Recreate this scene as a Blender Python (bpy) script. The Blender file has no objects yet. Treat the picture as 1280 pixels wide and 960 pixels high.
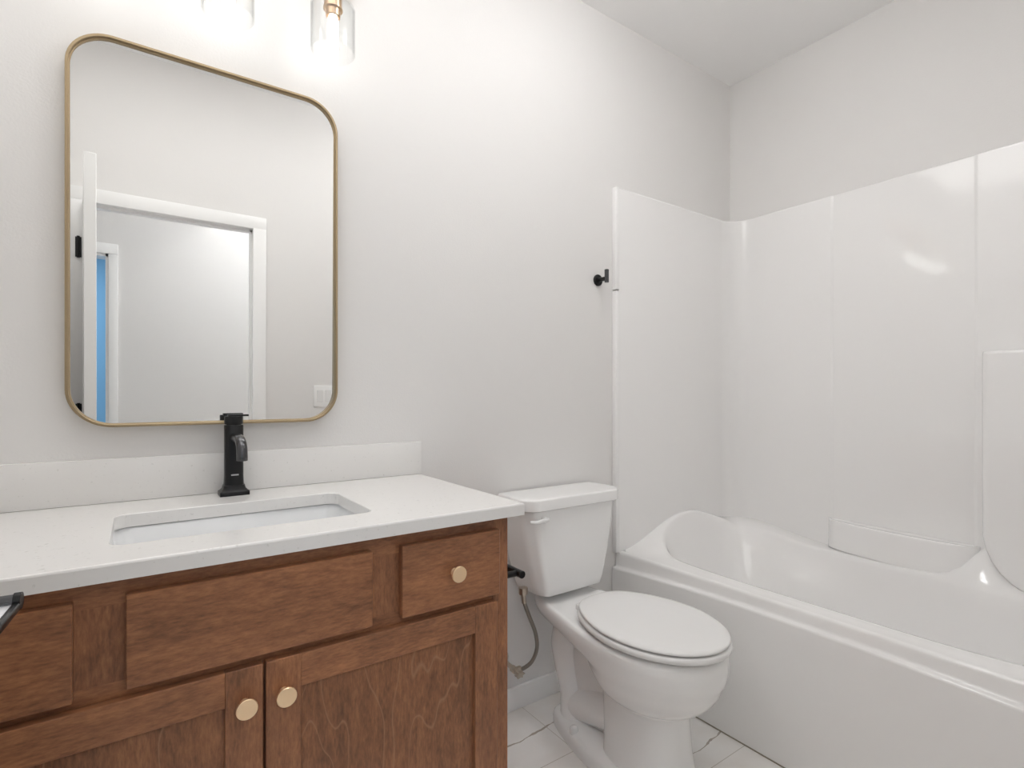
import bpy, bmesh, math, random
from mathutils import Vector, Matrix, noise
PI = math.pi
random.seed(4)
S = bpy.context.scene
COL = S.collection

# ------------------------------------------------------------------ camera
cd = bpy.data.cameras.new('camera')
cam = bpy.data.objects.new('camera', cd)
COL.objects.link(cam)
cam.location = (0, 0, 1.143)
cam.rotation_euler = (PI / 2, 0, math.radians(-35.13))
cd.sensor_width = 36
cd.lens = 36 * 665 / 1280
cd.shift_y = 12.8 / 1280
cd.clip_start = 0.02
S.camera = cam

# ------------------------------------------------------------------ world, exposure, light levels
w = bpy.data.worlds.new('world')
S.world = w
w.use_nodes = True
w.node_tree.nodes['Background'].inputs[0].default_value = (0.75, 0.82, 0.95, 1)
w.node_tree.nodes['Background'].inputs[1].default_value = 0.6
S.view_settings.view_transform = 'Standard'
S.view_settings.look = 'None'
S.view_settings.gamma = 1
S.view_settings.use_curve_mapping = False
S.view_settings.exposure = 0.0
S.cycles.use_denoising = True
S.cycles.max_bounces = 16
S.cycles.diffuse_bounces = 10
S.cycles.glossy_bounces = 8
S.cycles.transparent_max_bounces = 16
S.cycles.sample_clamp_indirect = 8
BULB = 10.0          # emission of each vanity bulb
CEIL = 14.0           # added fill drum on the bathroom ceiling
HALL = 17.0           # added fill drum on the hall ceiling
FARROOM = 23.0
AREA = 5.6  # energy of the fill light added in the hall
SOFT = 7.1  # energy of the fill light added under the bathroom ceiling

la = bpy.data.lights.new('hall_daylight', 'AREA')       # added fill light high in the hall, aimed through the open doorway
la.shape = 'RECTANGLE'; la.size = 1.3; la.size_y = 0.45; la.energy = AREA; la.color = (1.0, 0.99, 0.98)
lao = bpy.data.objects.new('hall_daylight', la); COL.objects.link(lao)
lao.location = (0.25, -0.86, 2.46)
lao.rotation_euler = (math.radians(58), 0, math.radians(-22))

lb = bpy.data.lights.new('soft_ceiling_light', 'AREA')  # added broad fill light under the bathroom ceiling, no fixture behind it
lb.shape = 'RECTANGLE'; lb.size = 0.92; lb.size_y = 0.85; lb.energy = SOFT; lb.color = (1.0, 0.99, 0.98)
lbo = bpy.data.objects.new('soft_ceiling_light', lb); COL.objects.link(lbo)
lbo.location = (0.12, 0.98, 2.705)

# ------------------------------------------------------------------ key sizes (metres, floor z = 0)
WY = 1.58             # vanity wall
WX = 2.472            # tub wall
WL = -0.37            # left wall
FY = 0.06             # door wall (room face)
CH = 2.714            # ceiling
XP = 2.46             # surround back panel
YP = 1.557            # surround end panel
RIM = 0.488

# ------------------------------------------------------------------ materials
def mat(name, color, rough=0.5, metal=0.0, coat=0.0, emis=None, estr=0.0, spec=0.5):
    m = bpy.data.materials.new(name)
    m.use_nodes = True
    b = m.node_tree.nodes['Principled BSDF']
    b.inputs['Base Color'].default_value = (*color, 1)
    b.inputs['Roughness'].default_value = rough
    b.inputs['Metallic'].default_value = metal
    b.inputs['Coat Weight'].default_value = coat
    b.inputs['Coat Roughness'].default_value = 0.08
    b.inputs['Specular IOR Level'].default_value = spec
    if emis:
        b.inputs['Emission Color'].default_value = (*emis, 1)
        b.inputs['Emission Strength'].default_value = estr
    return m

def nd(m, t, **kw):
    n = m.node_tree.nodes.new(t)
    for k, v in kw.items():
        setattr(n, k, v)
    return n

def lk(m, a, b):
    m.node_tree.links.new(a, b)

def bump(m, scale, strength, dist=0.002, detail=3, stretch=(1, 1, 1)):
    tc = nd(m, 'ShaderNodeTexCoord')
    mp = nd(m, 'ShaderNodeMapping')
    mp.inputs['Scale'].default_value = stretch
    nz = nd(m, 'ShaderNodeTexNoise')
    nz.inputs['Scale'].default_value = scale
    nz.inputs['Detail'].default_value = detail
    bp = nd(m, 'ShaderNodeBump')
    bp.inputs['Strength'].default_value = strength
    bp.inputs['Distance'].default_value = dist
    lk(m, tc.outputs['Object'], mp.inputs['Vector'])
    lk(m, mp.outputs['Vector'], nz.inputs['Vector'])
    lk(m, nz.outputs['Fac'], bp.inputs['Height'])
    lk(m, bp.outputs['Normal'], m.node_tree.nodes['Principled BSDF'].inputs['Normal'])
    return m

def wood(name, axis, panel=False, dark=1.0):
    """stained maple: mottled brown with fine grain along the given axis"""
    m = mat(name, (0.12, 0.06, 0.03), 0.38, spec=0.35)
    b = m.node_tree.nodes['Principled BSDF']
    tc = nd(m, 'ShaderNodeTexCoord')
    oi = nd(m, 'ShaderNodeObjectInfo')
    sc = nd(m, 'ShaderNodeVectorMath', operation='SCALE')
    cx = nd(m, 'ShaderNodeCombineXYZ')
    for k in range(3):
        lk(m, oi.outputs['Random'], cx.inputs[k])
    lk(m, cx.outputs[0], sc.inputs[0])
    sc.inputs['Scale'].default_value = 37.0
    ad = nd(m, 'ShaderNodeVectorMath', operation='ADD')
    lk(m, tc.outputs['Object'], ad.inputs[0])
    lk(m, sc.outputs[0], ad.inputs[1])
    def ns(scale, st, detail=4, rough=0.55, dist=0.0):
        mp = nd(m, 'ShaderNodeMapping')
        mp.inputs['Scale'].default_value = st
        lk(m, ad.outputs[0], mp.inputs['Vector'])
        n = nd(m, 'ShaderNodeTexNoise')
        n.inputs['Scale'].default_value = scale
        n.inputs['Detail'].default_value = detail
        n.inputs['Roughness'].default_value = rough
        n.inputs['Distortion'].default_value = dist
        lk(m, mp.outputs[0], n.inputs['Vector'])
        return n
    lo, hi = 0.10, 1.0
    st = (lo, hi, hi) if axis == 'x' else (hi, hi, lo)
    stm = (0.45, 1, 1) if axis == 'x' else (1, 1, 0.45)
    blotch = ns(11.0, stm, 4, 0.6, 0.8)
    grain = ns(210.0, (0.22, 1, 1) if axis == 'x' else (1, 1, 0.22), 3, 0.7)
    streak = ns(38.0, st, 4, 0.6, 0.6)
    cr = nd(m, 'ShaderNodeValToRGB')
    e = cr.color_ramp.elements
    d = dark
    e[0].position, e[0].color = 0.345, (0.140 * d, 0.064 * d, 0.035 * d, 1)
    e[1].position, e[1].color = 0.665, (0.46 * d, 0.205 * d, 0.092 * d, 1)
    el = cr.color_ramp.elements.new(0.5)
    el.color = (0.285 * d, 0.125 * d, 0.062 * d, 1)
    mx = nd(m, 'ShaderNodeMix', data_type='FLOAT')
    mx.inputs[0].default_value = 0.42
    lk(m, blotch.outputs['Fac'], mx.inputs[2])
    lk(m, streak.outputs['Fac'], mx.inputs[3])
    mx2 = nd(m, 'ShaderNodeMix', data_type='FLOAT')
    mx2.inputs[0].default_value = 0.42
    lk(m, mx.outputs[0], mx2.inputs[2])
    lk(m, grain.outputs['Fac'], mx2.inputs[3])
    lk(m, mx2.outputs[0], cr.inputs[0])
    out = cr.outputs[0]
    if panel:
        mp = nd(m, 'ShaderNodeMapping')
        mp.inputs['Scale'].default_value = (1, 1, 0.22)
        lk(m, ad.outputs[0], mp.inputs['Vector'])
        n = nd(m, 'ShaderNodeTexNoise')
        n.inputs['Scale'].default_value = 4.2
        n.inputs['Detail'].default_value = 3
        n.inputs['Roughness'].default_value = 0.5
        lk(m, mp.outputs[0], n.inputs['Vector'])
        mu = nd(m, 'ShaderNodeMath', operation='MULTIPLY')
        mu.inputs[1].default_value = 15.0
        fr = nd(m, 'ShaderNodeMath', operation='FRACT')
        su = nd(m, 'ShaderNodeMath', operation='SUBTRACT')
        su.inputs[1].default_value = 0.5
        ab = nd(m, 'ShaderNodeMath', operation='ABSOLUTE')
        lt = nd(m, 'ShaderNodeMapRange')
        lt.inputs[1].default_value = 0.0
        lt.inputs[2].default_value = 0.045
        lt.inputs[3].default_value = 0.60
        lt.inputs[4].default_value = 0.0
        lk(m, n.outputs['Fac'], mu.inputs[0])
        lk(m, mu.outputs[0], fr.inputs[0])
        lk(m, fr.outputs[0], su.inputs[0])
        lk(m, su.outputs[0], ab.inputs[0])
        lk(m, ab.outputs[0], lt.inputs[0])
        mc = nd(m, 'ShaderNodeMix', data_type='RGBA')
        mc.inputs[7].default_value = (0.40, 0.21, 0.115, 1)
        lk(m, lt.outputs[0], mc.inputs[0])
        lk(m, out, mc.inputs[6])
        out = mc.outputs[2]
    lk(m, out, b.inputs['Base Color'])
    bp = nd(m, 'ShaderNodeBump')
    bp.inputs['Strength'].default_value = 0.12
    bp.inputs['Distance'].default_value = 0.001
    lk(m, grain.outputs['Fac'], bp.inputs['Height'])
    lk(m, bp.outputs['Normal'], b.inputs['Normal'])
    return m

M = {}
M['wall'] = bump(mat('painted wall', (0.77, 0.760, 0.749), 0.6, spec=0.25), 190, 0.22, 0.0015, 2)
M['ceiling'] = bump(mat('ceiling paint', (0.89, 0.888, 0.885), 0.8, spec=0.2), 150, 0.2, 0.001, 2)
M['trim'] = mat('white trim paint', (0.87, 0.87, 0.865), 0.35)
M['gel'] = bump(mat('glossy white gelcoat', (0.88, 0.875, 0.87), 0.085, spec=0.65), 5.5, 0.30, 0.006, 2, (1, 1, 0.6))
M['tub'] = mat('glossy white tub', (0.88, 0.875, 0.87), 0.09)
M['china'] = mat('white china', (0.88, 0.88, 0.875), 0.16)
M['seat'] = mat('white seat plastic', (0.82, 0.82, 0.815), 0.22)
M['sink'] = mat('white sink china', (0.83, 0.84, 0.85), 0.08, coat=0.3)
M['black'] = mat('matte black metal', (0.018, 0.018, 0.019), 0.32, metal=0.55)
M['blackp'] = mat('dark gunmetal', (0.10, 0.10, 0.105), 0.24, metal=1.0)
M['brass'] = mat('brushed brass frame', (0.42, 0.325, 0.205), 0.38, metal=1.0)
M['knob'] = mat('satin gold', (0.96, 0.73, 0.48), 0.34, metal=1.0)
M['socket'] = mat('socket brass', (0.55, 0.38, 0.24), 0.3, metal=1.0)
M['mirror'] = mat('silvered glass', (0.93, 0.935, 0.93), 0.0, metal=1.0)
M['chrome'] = mat('chrome', (0.72, 0.71, 0.69), 0.15, metal=1.0)
M['polish'] = mat('polished steel', (0.93, 0.93, 0.95), 0.55, metal=1.0)
M['nickel'] = mat('worn nickel', (0.55, 0.49, 0.42), 0.28, metal=1.0)
M['gap'] = mat('dark void', (0.012, 0.009, 0.007), 0.8)
M['caulk'] = mat('grey caulk', (0.30, 0.27, 0.22), 0.8)
M['bulb'] = mat('lit bulb', (1, 1, 1), 0.4, emis=(1.0, 0.985, 0.965), estr=BULB)
M['led'] = mat('lit ceiling diffuser', (1, 1, 1), 0.4, emis=(1.0, 0.992, 0.985), estr=CEIL)
M['ledhall'] = mat('lit hall diffuser', (1, 1, 1), 0.4, emis=(0.95, 0.975, 1.0), estr=HALL)
M['bluewall'] = mat('blue painted wall', (0.25, 0.50, 0.72), 0.6)
M['hallfloor'] = mat('pale hall floor', (0.55, 0.50, 0.44), 0.4)
M['mark'] = mat('etched mark', (0.55, 0.55, 0.55), 0.4, metal=0.6)
M['woodx'] = wood('stained maple grain across', 'x')
M['woodz'] = wood('stained maple grain upright', 'z')
M['woodp'] = wood('stained maple veneer panel', 'z', panel=True, dark=0.92)

# quartz: pale with faint flecks
q = mat('white quartz', (0.80, 0.79, 0.775), 0.2)
tc = nd(q, 'ShaderNodeTexCoord')
n1 = nd(q, 'ShaderNodeTexNoise'); n1.inputs['Scale'].default_value = 120; n1.inputs['Detail'].default_value = 4
cr = nd(q, 'ShaderNodeValToRGB')
cr.color_ramp.elements[0].position = 0.23; cr.color_ramp.elements[0].color = (0.62, 0.61, 0.59, 1)
cr.color_ramp.elements[1].position = 0.36; cr.color_ramp.elements[1].color = (0.80, 0.79, 0.775, 1)
lk(q, tc.outputs['Object'], n1.inputs['Vector']); lk(q, n1.outputs['Fac'], cr.inputs[0])
lk(q, cr.outputs[0], q.node_tree.nodes['Principled BSDF'].inputs['Base Color'])
M['quartz'] = q

# clear thin glass: mostly see-through, glancing reflection
g = bpy.data.materials.new('clear thin glass'); g.use_nodes = True
g.node_tree.nodes.clear()
go = nd(g, 'ShaderNodeOutputMaterial'); gm = nd(g, 'ShaderNodeMixShader')
gt = nd(g, 'ShaderNodeBsdfTransparent'); gg = nd(g, 'ShaderNodeBsdfGlossy'); gl = nd(g, 'ShaderNodeLayerWeight')
ge = nd(g, 'ShaderNodeMix', data_type='RGBA'); ge.inputs[6].default_value = (0.97, 0.975, 0.975, 1); ge.inputs[7].default_value = (0.60, 0.61, 0.61, 1)
lk(g, ge.outputs[2], gt.inputs[0]); gg.inputs['Roughness'].default_value = 0.03
gl.inputs[0].default_value = 0.5
gp = nd(g, 'ShaderNodeMath', operation='POWER'); gp.inputs[1].default_value = 5.0
gk = nd(g, 'ShaderNodeMath', operation='MULTIPLY_ADD'); gk.inputs[1].default_value = 0.30; gk.inputs[2].default_value = 0.025
lk(g, gl.outputs['Facing'], gp.inputs[0]); lk(g, gp.outputs[0], ge.inputs[0]); lk(g, gp.outputs[0], gk.inputs[0])
lk(g, gk.outputs[0], gm.inputs[0]); lk(g, gt.outputs[0], gm.inputs[1]); lk(g, gg.outputs[0], gm.inputs[2])
lk(g, gm.outputs[0], go.inputs[0])
M['glass'] = g

# braided steel hose
bh = mat('braided steel', (0.30, 0.28, 0.25), 0.35, metal=0.9)
M['hose'] = bump(bh, 700, 0.8, 0.001, 2)

# marble-look floor tile
f = mat('marble look tile', (0.80, 0.78, 0.75), 0.22)
fb = f.node_tree.nodes['Principled BSDF']
tc = nd(f, 'ShaderNodeTexCoord'); sx = nd(f, 'ShaderNodeSeparateXYZ')
lk(f, tc.outputs['Object'], sx.inputs[0])
def math_(op, a, b=None):
    n = nd(f, 'ShaderNodeMath', operation=op)
    for i, v in enumerate((a, b)):
        if v is None: continue
        if isinstance(v, (int, float)): n.inputs[i].default_value = v
        else: lk(f, v, n.inputs[i])
    return n.outputs[0]
TY, TX = 0.30, 0.60
row = math_('FLOOR', math_('DIVIDE', math_('SUBTRACT', sx.outputs[1], 0.08), TY))
fy = math_('ABSOLUTE', math_('SUBTRACT', math_('FRACT', math_('DIVIDE', math_('SUBTRACT', sx.outputs[1], 0.08), TY)), 0.5))
sh = math_('SUBTRACT', 0.0867, math_('MULTIPLY', math_('MODULO', row, 2.0), 0.2533))
fx = math_('ABSOLUTE', math_('SUBTRACT', math_('FRACT', math_('ADD', math_('DIVIDE', sx.outputs[0], TX), sh)), 0.5))
gy = math_('GREATER_THAN', fy, 0.5 - 0.0012 / TY)
gx = math_('GREATER_THAN', fx, 0.5 - 0.0010 / TX)
gr = math_('MAXIMUM', gx, gy)
# brown veins wandering roughly along x
nv = nd(f, 'ShaderNodeTexNoise'); nv.inputs['Scale'].default_value = 3.2; nv.inputs['Detail'].default_value = 5
lk(f, tc.outputs['Object'], nv.inputs['Vector'])
vy = math_('ADD', sx.outputs[1], math_('MULTIPLY', math_('SUBTRACT', nv.outputs['Fac'], 0.5), 0.10))
vf = math_('ABSOLUTE', math_('SUBTRACT', math_('FRACT', math_('DIVIDE', math_('SUBTRACT', vy, 1.245), 0.38)), 0.5))
nw = nd(f, 'ShaderNodeTexNoise'); nw.inputs['Scale'].default_value = 16; nw.inputs['Detail'].default_value = 4
lk(f, tc.outputs['Object'], nw.inputs['Vector'])
wid = math_('MULTIPLY', math_('POWER', nw.outputs['Fac'], 3.0), 0.055)
vmask = math_('LESS_THAN', vf, wid)
nc = nd(f, 'ShaderNodeTexNoise'); nc.inputs['Scale'].default_value = 4; nc.inputs['Detail'].default_value = 6
lk(f, tc.outputs['Object'], nc.inputs['Vector'])
crf = nd(f, 'ShaderNodeValToRGB')
crf.color_ramp.elements[0].position = 0.33; crf.color_ramp.elements[0].color = (0.78, 0.75, 0.715, 1)
crf.color_ramp.elements[1].position = 0.60; crf.color_ramp.elements[1].color = (0.88, 0.87, 0.855, 1)
lk(f, nc.outputs['Fac'], crf.inputs[0])
m1 = nd(f, 'ShaderNodeMix', data_type='RGBA'); m1.inputs[7].default_value = (0.30, 0.25, 0.19, 1)
lk(f, math_('MULTIPLY', vmask, 0.75), m1.inputs[0]); lk(f, crf.outputs[0], m1.inputs[6])
m2 = nd(f, 'ShaderNodeMix', data_type='RGBA'); m2.inputs[7].default_value = (0.55, 0.515, 0.465, 1)
lk(f, gr, m2.inputs[0]); lk(f, m1.outputs[2], m2.inputs[6]); lk(f, m2.outputs[2], fb.inputs['Base Color'])
M['tile'] = f

# ------------------------------------------------------------------ mesh helpers
def obj(name, bm, m, parent=None, smooth=True, angle=40, weld=True):
    if weld:
        bmesh.ops.remove_doubles(bm, verts=bm.verts, dist=1e-5)
    bmesh.ops.recalc_face_normals(bm, faces=bm.faces)
    me = bpy.data.meshes.new(name)
    bm.to_mesh(me); bm.free()
    me.materials.append(M[m])
    if smooth:
        me.polygons.foreach_set('use_smooth', [True] * len(me.polygons))
        me.set_sharp_from_angle(angle=math.radians(angle))
    o = bpy.data.objects.new(name, me)
    COL.objects.link(o)
    if parent is not None:
        o.parent = parent
        o.matrix_parent_inverse = parent.matrix_basis.inverted()
    return o

def thing(name, label, cat, loc=(0, 0, 0), group=None):
    o = bpy.data.objects.new(name, None)
    o.empty_display_size = 0.05
    COL.objects.link(o)
    o.location = loc
    o['label'] = label; o['category'] = cat
    if group: o['group'] = group
    return o

def tag(o, label, cat, group=None):
    o['label'] = label; o['category'] = cat
    if group: o['group'] = group
    return o

def struct(name, bm, m, parent=None, label=None, cat=None, **kw):
    o = obj(name, bm, m, parent, **kw)
    if parent is None:
        o['kind'] = 'structure'
        if label: o['label'] = label
        if cat: o['category'] = cat
    return o

def box(bm, a, b, bev=0.0, seg=2):
    t = bmesh.new()
    bmesh.ops.create_cube(t, size=1)
    c = [(a[i] + b[i]) / 2 for i in range(3)]
    s = [abs(b[i] - a[i]) for i in range(3)]
    for v in t.verts:
        v.co = Vector((c[0] + v.co.x * s[0], c[1] + v.co.y * s[1], c[2] + v.co.z * s[2]))
    if bev > 0:
        bmesh.ops.bevel(t, geom=list(t.edges) + list(t.verts), offset=min(bev, min(s) * 0.45), segments=seg,
                        affect='EDGES', profile=0.5)
    merge(bm, t)
    return bm

def merge(bm, t):
    me = bpy.data.meshes.new('tmp')
    t.to_mesh(me); t.free()
    bm.from_mesh(me)
    bpy.data.meshes.remove(me)

def B(a, b, bev=0.0, seg=2):
    return box(bmesh.new(), a, b, bev, seg)

def loft(bm, rings, closed=True, cap0=False, cap1=False):
    """rings: lists of points of equal length"""
    vs = [[bm.verts.new(p) for p in r] for r in rings]
    n = len(rings[0])
    for i in range(len(vs) - 1):
        for j in range(n if closed else n - 1):
            k = (j + 1) % n
            try:
                bm.faces.new((vs[i][j], vs[i][k], vs[i + 1][k], vs[i + 1][j]))
            except ValueError:
                pass
    if cap0: bm.faces.new(list(reversed(vs[0])))
    if cap1: bm.faces.new(vs[-1])
    return bm

def tube(bm, pts, r, n=12, cap=True):
    """tube along pts; r a number or one per point"""
    pts = [Vector(p) for p in pts]
    rs = r if isinstance(r, (list, tuple)) else [r] * len(pts)
    rings = []
    up = None
    for i, p in enumerate(pts):
        d = (pts[min(i + 1, len(pts) - 1)] - pts[max(i - 1, 0)]).normalized()
        if up is None:
            up = Vector((0, 0, 1)) if abs(d.z) < 0.9 else Vector((1, 0, 0))
        a = (up - d * up.dot(d)).normalized()
        up = a
        b = d.cross(a)
        rings.append([p + (a * math.cos(t) + b * math.sin(t)) * rs[i] for t in [2 * PI * k / n for k in range(n)]])
    return loft(bm, rings, True, cap, cap)

def spline(pts, k=8):
    pts = [Vector(p) for p in pts]
    out = []
    for i in range(len(pts) - 1):
        p0 = pts[max(i - 1, 0)]; p1 = pts[i]; p2 = pts[i + 1]; p3 = pts[min(i + 2, len(pts) - 1)]
        for j in range(k):
            t = j / k
            out.append(0.5 * ((2 * p1) + (p2 - p0) * t + (2 * p0 - 5 * p1 + 4 * p2 - p3) * t * t + (3 * p1 - p0 - 3 * p2 + p3) * t ** 3))
    out.append(pts[-1])
    return out

def lathe(bm, prof, origin, axis='z', n=32, cap=True):
    """prof: (radius, distance along axis)"""
    o = Vector(origin)
    rings = []
    for r, h in prof:
        ring = []
        for k in range(n):
            t = 2 * PI * k / n
            c, s = r * math.cos(t), r * math.sin(t)
            if axis == 'z': p = Vector((c, s, h))
            elif axis == '-y': p = Vector((c, -h, s))
            elif axis == 'x': p = Vector((h, c, s))
            elif axis == '-x': p = Vector((-h, c, s))
            ring.append(o + p)
        rings.append(ring)
    return loft(bm, rings, True, cap, cap)

def rrect(cx, cy, hx, hy, r, k=8):
    """rounded rectangle outline in 2-D"""
    out = []
    for qx, qy, a0 in ((1, 1, 0), (-1, 1, PI / 2), (-1, -1, PI), (1, -1, 3 * PI / 2)):
        for j in range(k + 1):
            a = a0 + PI / 2 * j / k
            out.append((cx + qx * (hx - r) + r * math.cos(a), cy + qy * (hy - r) + r * math.sin(a)))
    return out

def poly_prism(bm, poly, z0, z1):
    return loft(bm, [[(x, y, z0) for x, y in poly], [(x, y, z1) for x, y in poly]], True, True, True)

# ================================================================== ROOM
T = 0.12
HY = -1.06            # far hall wall
bm = B((WL - T, WY, 0), (WX + T, WY + T, CH)); struct('wall_back', bm, 'wall')
bm = B((WX, FY - T, 0), (WX + T, WY, CH)); struct('wall_right', bm, 'wall')
bm = B((WL - T, FY - T, 0), (WL, WY, CH)); struct('wall_left', bm, 'wall')
# door wall with its opening
DX0, DX1, DH = -0.205, 0.497, 1.985
bm = bmesh.new()
box(bm, (WL, FY - T, 0), (DX0 - 0.02, FY, CH))
box(bm, (DX1 + 0.02, FY - T, 0), (WX, FY, CH))
box(bm, (DX0 - 0.02, FY - T, DH + 0.02), (DX1 + 0.02, FY, CH))
struct('wall_front', bm, 'wall', smooth=False, weld=False)
bm = B((WL - T, FY - T, -0.05), (WX + T, WY + T, 0)); struct('floor', bm, 'tile')
bm = B((WL - T, FY - T, CH), (WX + T, WY + T, CH + 0.08)); struct('ceiling', bm, 'ceiling')
# hall and the blue room beyond
HX0, HX1, HH = -1.6, 1.9, 2.714
HT = FY - T
bm = B((HX0, -3.2, -0.05), (HX1, HT, 0)); struct('floor_hall', bm, 'hallfloor')
bm = B((HX0, -3.2, HH), (HX1, HT, HH + 0.08)); struct('ceiling_hall', bm, 'ceiling')
BX0, BX1, BH = -0.86, -0.150, 1.975
bm = bmesh.new()
box(bm, (HX0, HY - T, 0), (BX0, HY, HH)); box(bm, (BX1, HY - T, 0), (HX1, HY, HH))
box(bm, (BX0, HY - T, BH), (BX1, HY, HH))
struct('wall_hall', bm, 'wall', smooth=False, weld=False)
bm = B((HX1, -3.2, 0), (HX1 + T, HT, HH)); struct('wall_hall_right', bm, 'wall')
bm = B((HX0 - T, -3.2, 0), (HX0, HT, HH)); struct('wall_hall_left', bm, 'wall')
bm = B((HX0, -3.2 - T, 0), (HX1, -3.2, HH)); struct('wall_far', bm, 'bluewall')
# wall strip of the hall beside the bathroom's left wall
bm = B((HX0, HT - 0.001, 0), (WL - T, HT + 0.10, HH)); struct('wall_hall_near', bm, 'wall')

# door casing, jamb, stop (room side)
bm = bmesh.new()
CW, CT = 0.060, 0.016
for x0, x1 in ((DX0 - CW, DX0 + 0.004), (DX1 - 0.004, DX1 + CW)):
    box(bm, (x0, FY, 0), (x1, FY + CT, DH + 0.004), 0.004)
box(bm, (DX0 - CW, FY, DH - 0.004), (DX1 + CW, FY + CT, DH + CW), 0.004)
struct('trim_1', bm, 'trim', weld=False)
bm = bmesh.new()
box(bm, (DX0 - 0.02, FY - T, 0), (DX0, FY, DH)); box(bm, (DX1, FY - T, 0), (DX1 + 0.02, FY, DH))
box(bm, (DX0 - 0.02, FY - T, DH), (DX1 + 0.02, FY, DH + 0.02))
ys0, ys1 = FY - 0.075, FY - 0.040
box(bm, (DX0, ys0, 0), (DX0 + 0.011, ys1, DH)); box(bm, (DX1 - 0.011, ys0, 0), (DX1, ys1, DH))
box(bm, (DX0, ys0, DH - 0.011), (DX1, ys1, DH))
struct('trim_2', bm, 'trim', weld=False, smooth=False)
bm = bmesh.new()
for x0, x1 in ((BX0 - CW, BX0), (BX1, BX1 + CW - 0.012)):
    box(bm, (x0, HY, 0), (x1, HY + CT, BH), 0.004)
box(bm, (BX0 - CW, HY, BH), (BX1 + CW - 0.012, HY + CT, BH + 0.065), 0.004)
box(bm, (BX0, HY - T, 0), (BX0 + 0.015, HY, BH)); box(bm, (BX1 - 0.015, HY - T, 0), (BX1, HY, BH))
box(bm, (BX0, HY - T, BH - 0.015), (BX1, HY, BH))
struct('trim_3', bm, 'trim', weld=False)

def baseboard(name, a, b, face):
    bm = B(a, b, 0.003)
    return struct(name, bm, 'trim')
baseboard('baseboard_back', (0.726, WY - 0.014, 0), (1.606, WY, 0.081), 'y')
baseboard('baseboard_front', (DX1 + CW, FY, 0), (1.60, FY + 0.014, 0.081), 'y')

# ================================================================== DOOR (swung open beside the camera)
def door():
    hinge = Vector((DX0 + 0.004, FY + 0.012, 0))
    ang = math.atan2(0.677, 0.047)
    R = Matrix.Translation(hinge) @ Matrix.Rotation(ang, 4, 'Z')
    W, TH, HT_ = 0.676, 0.035, 1.978
    def put(bm):
        bm.transform(R); return bm
    # local: x along the leaf from hinge to free edge, y = -TH..0 (room side to the right of the leaf)
    bm = bmesh.new()
    box(bm, (0, -TH, 0.010), (W, 0, HT_), 0.0015, 1)
    d = struct('door_1', put(bm), 'trim', label='white bathroom door swung open, seen edge-on in the mirror', cat='door')
    for z in (0.26, 1.030, 1.773):
        bm = bmesh.new()
        hx, hy = DX0 - 0.012, FY + CT + 0.004
        box(bm, (hx - 0.010, FY + CT - 0.004, z - 0.045), (hx + 0.012, hy, z + 0.045), 0.001, 1)
        tube(bm, [(hx + 0.001, hy + 0.001, z - 0.048), (hx + 0.001, hy + 0.001, z + 0.048)], 0.0058, 12)
        obj('hinge', bm, 'black', d, weld=False)
    # lever handle on the room face
    zc, xs = 0.950, W - 0.070
    bm = bmesh.new()
    tube(bm, [(xs, -TH, zc), (xs, -TH - 0.006, zc), (xs, -TH - 0.0075, zc)], [0.026, 0.026, 0.023], 28)
    h = obj('door_handle', put(bm), 'black', d)
    bm = bmesh.new()
    tube(bm, [(xs, -TH - 0.005, zc), (xs, -TH - 0.030, zc)], 0.0065, 16)
    obj('spindle', put(bm), 'blackp', h)
    bm = bmesh.new()
    tube(bm, [(xs, -TH - 0.030, zc), (xs, -TH - 0.0355, zc)], 0.0078, 20)
    box(bm, (xs - 0.105, -TH - 0.0355, zc - 0.0078), (xs + 0.002, -TH - 0.0300, zc + 0.0010), 0.002)
    obj('lever', put(bm), 'black', h, weld=False)
    bm = bmesh.new()
    box(bm, (xs - 0.104, -TH - 0.0302, zc - 0.0065), (xs + 0.001, -TH - 0.008, zc - 0.0010), 0.001)
    obj('grip', put(bm), 'polish', h)
    bm = bmesh.new()
    box(bm, (W - 0.0005, -TH + 0.006, zc - 0.03), (W + 0.001, -0.006, zc + 0.03), 0.0004, 1)
    obj('latch_plate', put(bm), 'black', d)
door()

# double rocker switch on the door wall
sw = thing('light_switch', 'white double rocker switch plate seen in the mirror', 'light switch', (0.862, FY, 1.106))
bm = B((0.862 - 0.057, FY, 1.106 - 0.06), (0.862 + 0.057, FY + 0.006, 1.106 + 0.06), 0.003); obj('wall_plate', bm, 'trim', sw)
for dx in (-0.023, 0.023):
    bm = bmesh.new()
    x = 0.862 + dx
    loft(bm, [[(x - 0.0165, FY + 0.006, 1.073), (x + 0.0165, FY + 0.006, 1.073), (x + 0.0165, FY + 0.006, 1.139), (x - 0.0165, FY + 0.006, 1.139)],
              [(x - 0.0155, FY + 0.007, 1.074), (x + 0.0155, FY + 0.007, 1.074), (x + 0.0155, FY + 0.011, 1.138), (x - 0.0155, FY + 0.011, 1.138)]], True, False, True)
    obj('rocker', bm, 'seat', sw, smooth=False)

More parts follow.
